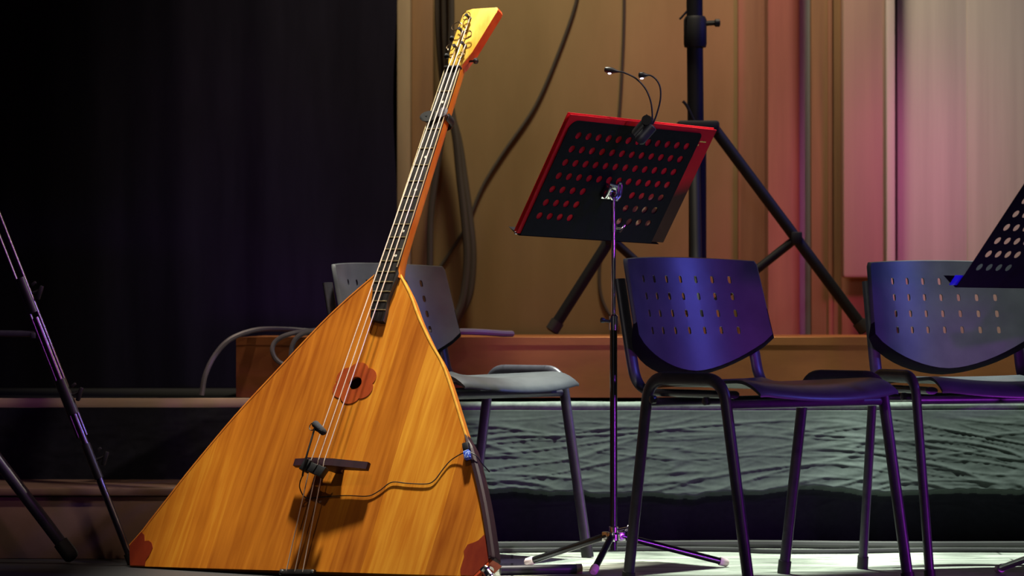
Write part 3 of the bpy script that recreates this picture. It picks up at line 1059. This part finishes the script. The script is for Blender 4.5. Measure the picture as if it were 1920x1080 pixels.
# small flat blue patch at the lower corner of the right desk
c, a, up = D2; nrm = a.cross(up)
bm = BM(); box(bm, c + a * -.244 + up * -.143 - nrm * .004 - MO2, (.034, .002, .026), Matrix((a, nrm, up)).transposed(), .0008)
tag(new_obj('corner_patch', bm, M['blue'], MS2), 'small bright blue patch at the desk corner')

# ---- red folder on stand 1
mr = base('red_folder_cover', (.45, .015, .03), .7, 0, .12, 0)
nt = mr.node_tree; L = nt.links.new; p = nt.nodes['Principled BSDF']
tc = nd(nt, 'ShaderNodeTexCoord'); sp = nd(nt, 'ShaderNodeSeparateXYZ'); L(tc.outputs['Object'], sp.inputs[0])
# cover turns dark brown to the lower right, yellow print over part
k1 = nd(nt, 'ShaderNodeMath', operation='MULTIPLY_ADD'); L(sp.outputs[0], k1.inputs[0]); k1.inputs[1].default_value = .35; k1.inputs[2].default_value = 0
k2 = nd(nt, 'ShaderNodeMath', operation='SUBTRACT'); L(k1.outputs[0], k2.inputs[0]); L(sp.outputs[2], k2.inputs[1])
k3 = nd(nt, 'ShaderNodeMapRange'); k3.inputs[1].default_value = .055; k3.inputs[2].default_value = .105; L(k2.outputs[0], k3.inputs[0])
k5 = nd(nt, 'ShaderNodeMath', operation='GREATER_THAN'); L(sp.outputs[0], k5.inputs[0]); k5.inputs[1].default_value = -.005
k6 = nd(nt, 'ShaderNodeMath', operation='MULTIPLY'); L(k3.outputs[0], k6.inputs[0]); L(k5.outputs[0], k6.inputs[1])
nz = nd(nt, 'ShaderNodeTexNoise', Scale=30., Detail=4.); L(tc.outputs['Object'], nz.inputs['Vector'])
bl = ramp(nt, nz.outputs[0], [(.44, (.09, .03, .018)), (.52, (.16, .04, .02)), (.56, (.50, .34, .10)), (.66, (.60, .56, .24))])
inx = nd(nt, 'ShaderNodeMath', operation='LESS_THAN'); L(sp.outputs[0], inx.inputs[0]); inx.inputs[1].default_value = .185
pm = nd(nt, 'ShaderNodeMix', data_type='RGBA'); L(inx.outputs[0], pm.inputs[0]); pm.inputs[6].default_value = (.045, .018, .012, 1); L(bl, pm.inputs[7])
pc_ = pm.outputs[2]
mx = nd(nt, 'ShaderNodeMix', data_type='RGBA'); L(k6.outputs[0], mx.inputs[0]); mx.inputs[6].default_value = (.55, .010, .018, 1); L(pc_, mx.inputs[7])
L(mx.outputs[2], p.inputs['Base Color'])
c, a, up = D1[0] + V((0, .05, 0)), D1[1], D1[2]
nrm = a.cross(up)
FM = frame(c - nrm * .0025, a, -nrm, up)
fo = empty('folder', None, 'red folder, dark brown with yellow print at the lower right of its cover, standing on the music stand', 'folder', mat=FM)
bm = BM(); box(bm, (0, .001, 0), (.497, .002, .310), bev=.0008)
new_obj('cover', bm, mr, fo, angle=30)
bm = BM(); box(bm, (.0, .0055, .001), (.480, .006, .300), bev=.0005)
tag(new_obj('pages', bm, base('paper', (.75, .74, .70), .7), fo), 'white paper sheets inside the folder')
bm = BM(); box(bm, (.0, .0105, 0), (.497, .002, .310), bev=.0008)
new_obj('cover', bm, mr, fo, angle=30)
bm = BM()
for i in range(5):
    box(bm, (.2105 + i * .0044, -.0004, .1210 + .0002 * (i % 2)), (.0034, .0006, .0036 if i % 2 else .0028))
box(bm, (.2085, -.0004, .1115), (.003, .0006, .004))
new_obj('gold_print', bm, M['gold'], fo, smooth=False)

# ---- two-headed clip lamp on the desk
YL = 6.46
lo = at(1212, 255, YL)
lamp = empty('clip_lamp', lo, 'small black clip-on reading lamp with two bent goosenecks', 'lamp')
def lp(u, v, y=YL): return at(u, v, y) - lo
dvec = (lp(1199, 268) - lp(1224, 240)).normalized()
# flat long pad, follows the desk
bm = BM()
pcn = lp(1211, 250, YL - .005)
side = dvec.cross(V((0, -1, 0))).normalized()
tube(bm, [pcn - dvec * .024, pcn - dvec * .021, pcn - dvec * .013, pcn + dvec * .010, pcn + dvec * .022, pcn + dvec * .028], .013, 18, ry=.006, up=(0, -1, 0))
for v in bm.verts:
    q = (v.co - pcn).dot(dvec)
    if q < -.022 or q > .024:
        w = (v.co - pcn) - dvec * q
        v.co = pcn + dvec * q + w * .55
new_obj('clip_front', bm, M['plastic'], lamp)
bm = BM(); pcb = lp(1206, 237, YL + .02)
tube(bm, [pcb - dvec * .026, pcb - dvec * .02, pcb + dvec * .02, pcb + dvec * .03], .013, 16, ry=.008, up=(0, -1, 0))
new_obj('clip_rear', bm, M['plastic_dk'], lamp)
bm = BM(); lathe(bm, lp(1212, 225, YL - .012), (.25, 1, 0), [(0, .007), (0, .0115), (.034, .0115), (.034, .006)], 18)
new_obj('hinge', bm, M['plastic_dk'], lamp)
for pts, hdp, tip in (([(1222, 233), (1223, 215), (1220, 190), (1210, 166), (1192, 147), (1172, 137), (1160, 134)], (1158, 134), (1133, 130)),
                      ([(1224, 233), (1231, 215), (1238, 188), (1238, 165), (1231, 150), (1221, 142), (1214, 141)], (1213, 141), (1197, 141))):
    bm = BM(); tube(bm, smooth_path([lp(*q, YL - .004) for q in pts], 6), .0019, 8)
    g_ = new_obj('gooseneck', bm, M['blackmetal'], lamp)
    a0, a1 = lp(*hdp, YL - .004), lp(*tip, YL - .004)
    ax = (a1 - a0); Lh = ax.length
    bm = BM(); lathe(bm, a0, ax, [(-.004, .0020), (Lh * .1, .004), (Lh * .4, .0068), (Lh * .75, .0074), (Lh * .95, .0055), (Lh, .002)], 16)
    h_ = new_obj('lamp_head', bm, M['plastic_dk'], g_)
    pl_ = a0 + ax * .6
    bm = BM(); lathe(bm, pl_ + V((0, 0, -.0060)), (0, 0, -1), [(0, .0045), (.0026, .0038), (.0034, .002)], 14)
    tag(new_obj('light_lens', bm, M['led'], lamp), 'glowing white lens')

# ================================================================== BACKGROUND STAND AND CABLES
YS = 7.80
zf = .374 + .156
po = at(1308, 600, YS)
ss = empty('speaker_stand', (po.x, YS, zf), 'tall dark tripod stand on the plinth in front of the plywood wall', 'stand')
oS = V((po.x, YS, zf))
# the stand stands on a rear deck level with the plinth
def sp_(u, v, y=YS): return at(u, v, y) - oS
zc = sp_(1308, 232).z
bm = BM(); tube(bm, [V((0, 0, .06)), V((0, 0, zc + .0)), ], .0245, 18)
new_obj('lower_pole', bm, M['standblack'], ss)
bm = BM(); tube(bm, [V((-.005, 0, zc)), V((-.010, 0, zc + .60))], .0225, 18)
new_obj('upper_pole', bm, M['standblack'], ss)
bm = BM()
box(bm, V((.0, 0, zc - .012)), (.115, .10, .036), None, .008)
new_obj('leg_collar', bm, M['standblack'], ss)
zk = sp_(1308, 58).z
bm = BM(); lathe(bm, V((-.006, 0, zk - .045)), (0, 0, 1), [(0, .024), (0, .030), (.01, .032), (.075, .032), (.085, .027), (.085, .024)], 18)
kc = new_obj('height_clutch', bm, M['standblack'], ss)
bm = BM(); tube(bm, [V((.02, -.005, zk + .02)), V((.062, -.01, zk + .022))], .007, 8)
lathe(bm, V((.046, -.01, zk + .021)), (1, 0, 0), [(0, .007), (.003, .011), (.014, .011), (.016, .006)], 12)
new_obj('clamp_knob', bm, M['standblack'], kc)
bm = BM(); tube(bm, [V((-.03, -.02, zk + .052)), V((-.045, -.02, zk + .035)), V((-.05, -.02, zk + .03))], .003, 6)
new_obj('cord_end', bm, M['standblack'], kc)
bm = BM(); tube(bm, smooth_path([V((-.01, -.03, zc + .002)), V((-.03, -.03, zc + .045)), V((-.042, -.03, zc + .06))]), .004, 6)
new_obj('safety_pin', bm, M['standblack'], ss)
feet = [(sp_(1035, 634), -.0), (sp_(1622, 622), 0.)]
tops = [V((-.045, 0, zc - .012)), V((.045, 0, zc - .012))]
for (f_, _), t_ in zip(feet, tops):
    f_ = V((f_.x, f_.y, .016))
    bm = BM(); tube(bm, [t_, f_], .0155, 12)
    lg = new_obj('leg', bm, M['standblack'], ss)
    d = (f_ - t_).normalized()
    bm = BM(); lathe(bm, f_ - d * .03, d, [(0, .016), (0, .0195), (.03, .0195), (.034, .012)], 12)
    new_obj('rubber_tip', bm, M['rubber'], lg)
    m_ = t_.lerp(f_, .545)
    bm = BM(); tube(bm, [m_, V((0, 0, m_.z - .215))], .012, 10)
    box(bm, m_, (.03, .035, .035), None, .004)
    new_obj('brace', bm, M['standblack'], ss)
# third leg comes towards the viewer beside the pole
f_ = V((-.02, -.30, .016)); t_ = V((-.012, -.03, zc - .012))
bm = BM(); tube(bm, [t_, f_], .0155, 12)
lg = new_obj('leg', bm, M['standblack'], ss)
bm = BM(); tube(bm, [t_.lerp(f_, .545), V((0, 0, t_.lerp(f_, .545).z - .215))], .012, 10)
new_obj('brace', bm, M['standblack'], ss)
bm = BM(); lathe(bm, V((0, 0, zc * .545 - .26)), (0, 0, 1), [(0, .025), (0, .033), (.06, .033), (.06, .025)], 16)
new_obj('brace_collar', bm, M['standblack'], ss)
# rear deck carrying the stand, same height as the plinth
bm = BM(); x0, x1 = wx(455, 7.6), wx(2480, 7.6)
box(bm, ((x0 + x1) / 2, 8.035, .265), (x1 - x0, .43, .529), bev=.003)
x0 = wx(752, 8.3)
box(bm, ((x0 + x1) / 2, 8.515, .265), (x1 - x0, .528, .529), bev=.003)
tag(new_obj('trim_12', bm, M['plinth'], angle=30), 'wooden ledge behind the plinth', kind='structure')


def cable(name, label, pts, r, mat, cat='cable', group=None, n=8, seg=8, flat=False):
    P = smooth_path(pts, n)
    o0 = V(P[0])
    bm = BM(); tube(bm, [p - o0 for p in P], r, seg)
    o = new_obj(name, bm, mat); o.location = o0
    return tag(o, label, cat, group)


yc = 8.79
cable('hanging_cable', 'thin dark cable slanting across the plywood wall', [at(u, v, yc + .003) for u, v in [(1088, -60), (1080, 5), (1045, 105), (1003, 200), (945, 285), (905, 350), (876, 420), (850, 465), (815, 515)]], .0052, M['browncable'])
cable('hanging_cable', 'thin dark cable hanging straight down behind the reading lamp', [at(u, v, yc + .003) for u, v in [(1171, -60), (1170, 40), (1167, 120), (1161, 215), (1150, 330), (1132, 440), (1124, 500), (1126, 550), (1140, 585), (1160, 606)]], .0050, M['browncable'])
for i, (pts, r, lab) in enumerate([
    ([(822, -60), (824, 60), (836, 180), (858, 260), (869, 330), (880, 410), (886, 480), (880, 550), (862, 590), (846, 617)], .013, 'thick dark cable bowing out at the right of the bundle beside the neck'),
    ([(834, -60), (835, 60), (842, 180), (855, 260), (862, 330), (872, 420), (876, 490), (868, 560), (852, 600), (842, 618)], .012, 'thick dark cable in the middle of the bundle beside the neck'),
    ([(845, -60), (846, 60), (838, 190), (820, 310), (808, 400), (806, 480), (806, 560), (810, 618)], .010, 'dark cable hanging straight at the left of the bundle beside the neck')]):
    cable('cable_bundle', lab, [at(u, v, yc - .06 - .03 * i) for u, v in pts], r, M['browncable'], group='dark cables hanging beside the neck')
zp = .374 + .156
# grey hose loops on the plinth at the left
yh = 7.33
cable('grey_hose', 'grey hose arching over the left end of the plinth', [at(378, 741, 7.31), at(385, 703, 7.31), at(403, 666, 7.32), at(432, 636, 7.33), at(478, 619, 7.36), at(530, 617, 7.42), at(590, 621, 7.46), at(660, 622, 7.5)], .0068, M['greyhose'])
cable('grey_hose', 'coiled grey cable loop hanging in front of the plinth end', [at(600, 618, 7.38), at(545, 626, 7.340), at(517, 640, 7.34), at(511, 660, 7.335), at(525, 680, 7.335), at(560, 690, 7.335), at(600, 680, 7.34), at(625, 650, 7.335), at(600, 622, 7.345), at(560, 630, 7.338), at(546, 660, 7.335), at(552, 700, 7.335), at(575, 735, 7.33)], .0062, M['greyhose'])
cable('grey_hose', 'grey cable lying on the plinth behind the left chair', [at(770, 625, 7.55), at(830, 624, 7.5), at(865, 622, 7.48), at(905, 623, 7.5), at(940, 625.5, 7.56), at(960, 626, 7.6)], .0085, M['greyhose'])

# ---- floor cables along the skirt
cable('floor_cable', 'black cable lying along the foot of the cloth skirt', [(-.25, 7.10, .010), (.2, 7.13, .010), (.6, 7.16, .010), (1.0, 7.12, .010), (1.7, 7.15, .010)], .010, M['blackcable'])
cable('floor_cable', 'thin black cable on the floor in front of the thicker cable', [(-.3, 6.98, .006), (.05, 7.02, .006), (.35, 7.06, .006), (.55, 7.035, .006), (.62, 6.99, .006), (.8, 6.985, .006), (1.1, 7.03, .006), (1.7, 6.98, .006)], .006, M['blackcable'])
# ---- dark flat bar lying on the floor beside the end pin
q0, q1 = V((at(938, 1073, 6.46).x, 6.40, .011)), V((at(1090, 1073, 6.46).x, 6.44, .011))
fb_ = empty('floor_bar', q0, 'dark bar with a pale end lying on the floor beside the balalaika corner', 'bar')
bm = BM(); tube(bm, [V((0, 0, 0)), (q1 - q0) * .93], .011, 12)
new_obj('rod', bm, M['blackmetal'], fb_)
bm = BM(); tube(bm, [(q1 - q0) * .93, (q1 - q0)], .0115, 12)
tag(new_obj('end_cap', bm, M['edge'], fb_), 'pale end cap of the bar')

# ================================================================== LEFT STANDS
# slim tripod with twin-tube telescopic legs
YT = 6.66
foot = at(250, 1057, YT); foot.z = 0
apex = at(-115, 132, YT)
dl_ = (foot - apex).normalized()
tcen = V((apex.x - .05, YT + .0, 0))
tr = empty('camera_tripod', tcen, 'slim black camera tripod with purple glints at the left edge of the picture', 'tripod')
def tripod_leg(ap, ft, full=True):
    d = (ft - ap).normalized(); Lg = (ft - ap).length
    sd = d.cross(V((0, 1, 0))).normalized()
    if sd.x < 0: sd = -sd
    def P(t, s=0, y=0): return ap + d * (t * Lg) + sd * s + V((0, y, 0)) - tcen
    bm = BM()
    tube(bm, [P(0, .0085), P(.74, .0085)], .0052, 10)
    tube(bm, [P(0, -.0105), P(.74, -.0105)], .0050, 10)
    lg = new_obj('leg', bm, M['gunmetal'], tr)
    bm = BM(); tube(bm, [P(.50, 0), P(.985, 0)], .0085, 12)
    new_obj('leg_extension', bm, M['gunmetal'], lg)
    for t, w in ((.455, .028), (.66, .032), (.79, .026)):
        bm = BM(); tube(bm, [P(t - .035, 0), P(t + .035, 0)], w * .42, 12, ry=.011, up=V((0, 1, 0)))
        tube(bm, [P(t, .006), P(t, .030)], .004, 8)
        box(bm, P(t + .004, .030), (.010, .012, .034), Matrix.Rotation(.32, 3, 'Y'), .003)
        box(bm, P(t - .016, .024), (.007, .010, .014), Matrix.Rotation(.9, 3, 'Y'), .002)
        new_obj('lock_knob', bm, M['plastic_dk'], lg)
    bm = BM(); lathe(bm, ft - d * .03 - tcen, d, [(0, .009), (0, .0125), (.026, .0125), (.030, .006)], 12)
    new_obj('rubber_tip', bm, M['rubber'], lg)
    return P


P1 = tripod_leg(apex, foot)
tripod_leg(apex + V((-.1, .02, 0)), V((tcen.x - .33, YT + .10, .004)))
tripod_leg(apex + V((-.06, -.05, 0)), V((tcen.x - .12, YT - .45, .004)))
bp_ = at(66, 626, YT) - tcen
bm = BM(); tube(bm, [bp_, V((-.06, 0, bp_.z + .004))], .0052, 8, ry=.0075, up=(0, 0, 1))
box(bm, bp_ + V((-.004, 0, -.004)), (.012, .014, .014), None, .002)
new_obj('spreader_arm', bm, M['blackmetal'], tr)
bm = BM(); tube(bm, [V((-.06, 0, bp_.z - .03)), V((-.06, 0, apex.z + .08))], .014, 12)
box(bm, V((-.05, 0, apex.z + .0)), (.17, .12, .05), None, .012)
new_obj('centre_column', bm, M['blackmetal'], tr)

# broad stand whose thick leg enters at the lower left
ft = at(136, 1040, 6.70); ft.z = .014
tp = at(-235, 560, 6.70)
cs = V((tp.x - .05, 6.70, 0))
ks = empty('floor_stand', cs, 'thick black stand leg with a rubber foot at the lower left corner', 'stand')
for f_, t_ in ((ft, tp), (V((cs.x - .28, 6.70 + .30, .0)), tp + V((-.07, .03, 0))), (V((cs.x - .28, 6.70 - .34, .0)), tp + V((-.07, -.03, 0)))):
    d = (f_ - t_).normalized()
    bm = BM(); tube(bm, [t_ - cs, f_ - d * .03 - cs], .0150, 14)
    lg = new_obj('leg', bm, M['blackmetal'], ks)
    bm = BM(); lathe(bm, f_ - d * .048 - cs, d, [(0, .015), (.001, .0185), (.036, .0195), (.046, .018), (.052, .012), (.054, .004)], 16)
    new_obj('rubber_foot', bm, M['rubber'], lg)
bm = BM(); tube(bm, [V((0, 0, .10)), V((0, 0, 1.5))], .018, 16)
new_obj('pole', bm, M['blackmetal'], ks)
bm = BM(); lathe(bm, V((0, 0, tp.z - .04)), (0, 0, 1), [(0, .02), (0, .06), (.06, .06), (.06, .02)], 20)
new_obj('leg_collar', bm, M['plastic_dk'], ks)

# ================================================================== LIGHT
scene.view_settings.view_transform = 'Standard'
scene.view_settings.look = 'None'
scene.view_settings.exposure = 0
w = bpy.data.worlds.new('stage_dark'); scene.world = w; w.use_nodes = True
w.node_tree.nodes['Background'].inputs[0].default_value = (.10, .085, .20, 1)
w.node_tree.nodes['Background'].inputs[1].default_value = .04


def spot(name, loc, target, energy, color, angle, blend=.4, size=.08):
    d = bpy.data.lights.new(name, 'SPOT')
    d.energy = energy; d.color = color; d.spot_size = math.radians(angle); d.spot_blend = blend; d.shadow_soft_size = size
    o = bpy.data.objects.new(name, d); COL.objects.link(o)
    o.location = loc
    o.rotation_euler = (V(target) - V(loc)).to_track_quat('-Z', 'Y').to_euler()
    return o


spot('key_instrument', (-.10, 7.1, 4.6), (-.24, 6.50, .3), 2100, (1.0, .96, .78), 17, .45, .14)
spot('key_strip', (.42, 7.02, 4.5), (.42, 7.02, 0), 2600, (.88, 1.0, .84), 17, .3, .05)
spot('key_strip', (1.30, 7.02, 4.5), (1.30, 6.98, 0), 2300, (.88, 1.0, .86), 17, .4, .05)
spot('face_warm', (-1.0, 3.4, 5.2), (-.42, 6.6, .55), 160, (1.0, .82, .55), 15, .6, .06)
spot('side_white', (3.0, 5.6, 3.6), (-.30, 6.7, 1.0), 460, (1.0, .86, .66), 13, .7, .06)
spot('front_fill', (-.5, .6, 1.9), (.3, 6.6, .8), 95, (.95, .88, .80), 20, .7, .15)
spot('blue_side', (4.6, 5.4, 2.9), (.34, 6.35, .60), 330, (.13, .15, 1.0), 17, .7, .08)
spot('purple_low', (3.4, 2.6, .42), (.70, 6.4, .25), 560, (.60, .06, 1.0), 17, .8, .25)
spot('purple_patch', (.2, 1.6, 1.4), (1.06, 6.6, .525), 520, (.58, .06, 1.0), 3.0, 1., .05)
spot('purple_left', (1.15, 3.6, 1.85), (-1.22, 6.66, .60), 55, (.78, .12, 1.0), 14, .6, .16)
spot('edge_warm', (-.9, 6.7, 3.6), (-.66, 7.27, .37), 220, (1.0, .78, .6), 7, .8, .05)
spot('step_warm', (-1.0, 5.0, 2.6), (-1.0, 6.85, .15), 22, (1.0, .74, .60), 22, .8, .1)
spot('wall_top', (.3, 7.5, 4.3), (.3, 8.8, 1.0), 700, (1.0, .88, .60), 56, .5, .3)
spot('wall_pink', (2.4, 6.2, 2.6), (.95, 8.8, .80), 300, (1.0, .16, .50), 17, .9, .2)
spot('wall_pink_high', (2.0, 6.2, 2.9), (.60, 8.8, 1.45), 200, (1.0, .18, .40), 13, 1., .2)
spot('wall_lavender', (2.6, 6.3, 3.2), (1.65, 8.7, .95), 60, (.62, .60, 1.0), 30, .8, .2)
spot('curtain_glow', (-1.3, 6.6, 3.6), (-.78, 8.3, .85), 90, (.55, .02, .9), 14, 1., .2)
spot('rim_blue', (2.2, 7.3, 2.0), (.45, 7.8, 1.0), 60, (.12, .10, 1.0), 30, .6, .05)
w.node_tree.nodes['Background'].inputs[1].default_value = .04
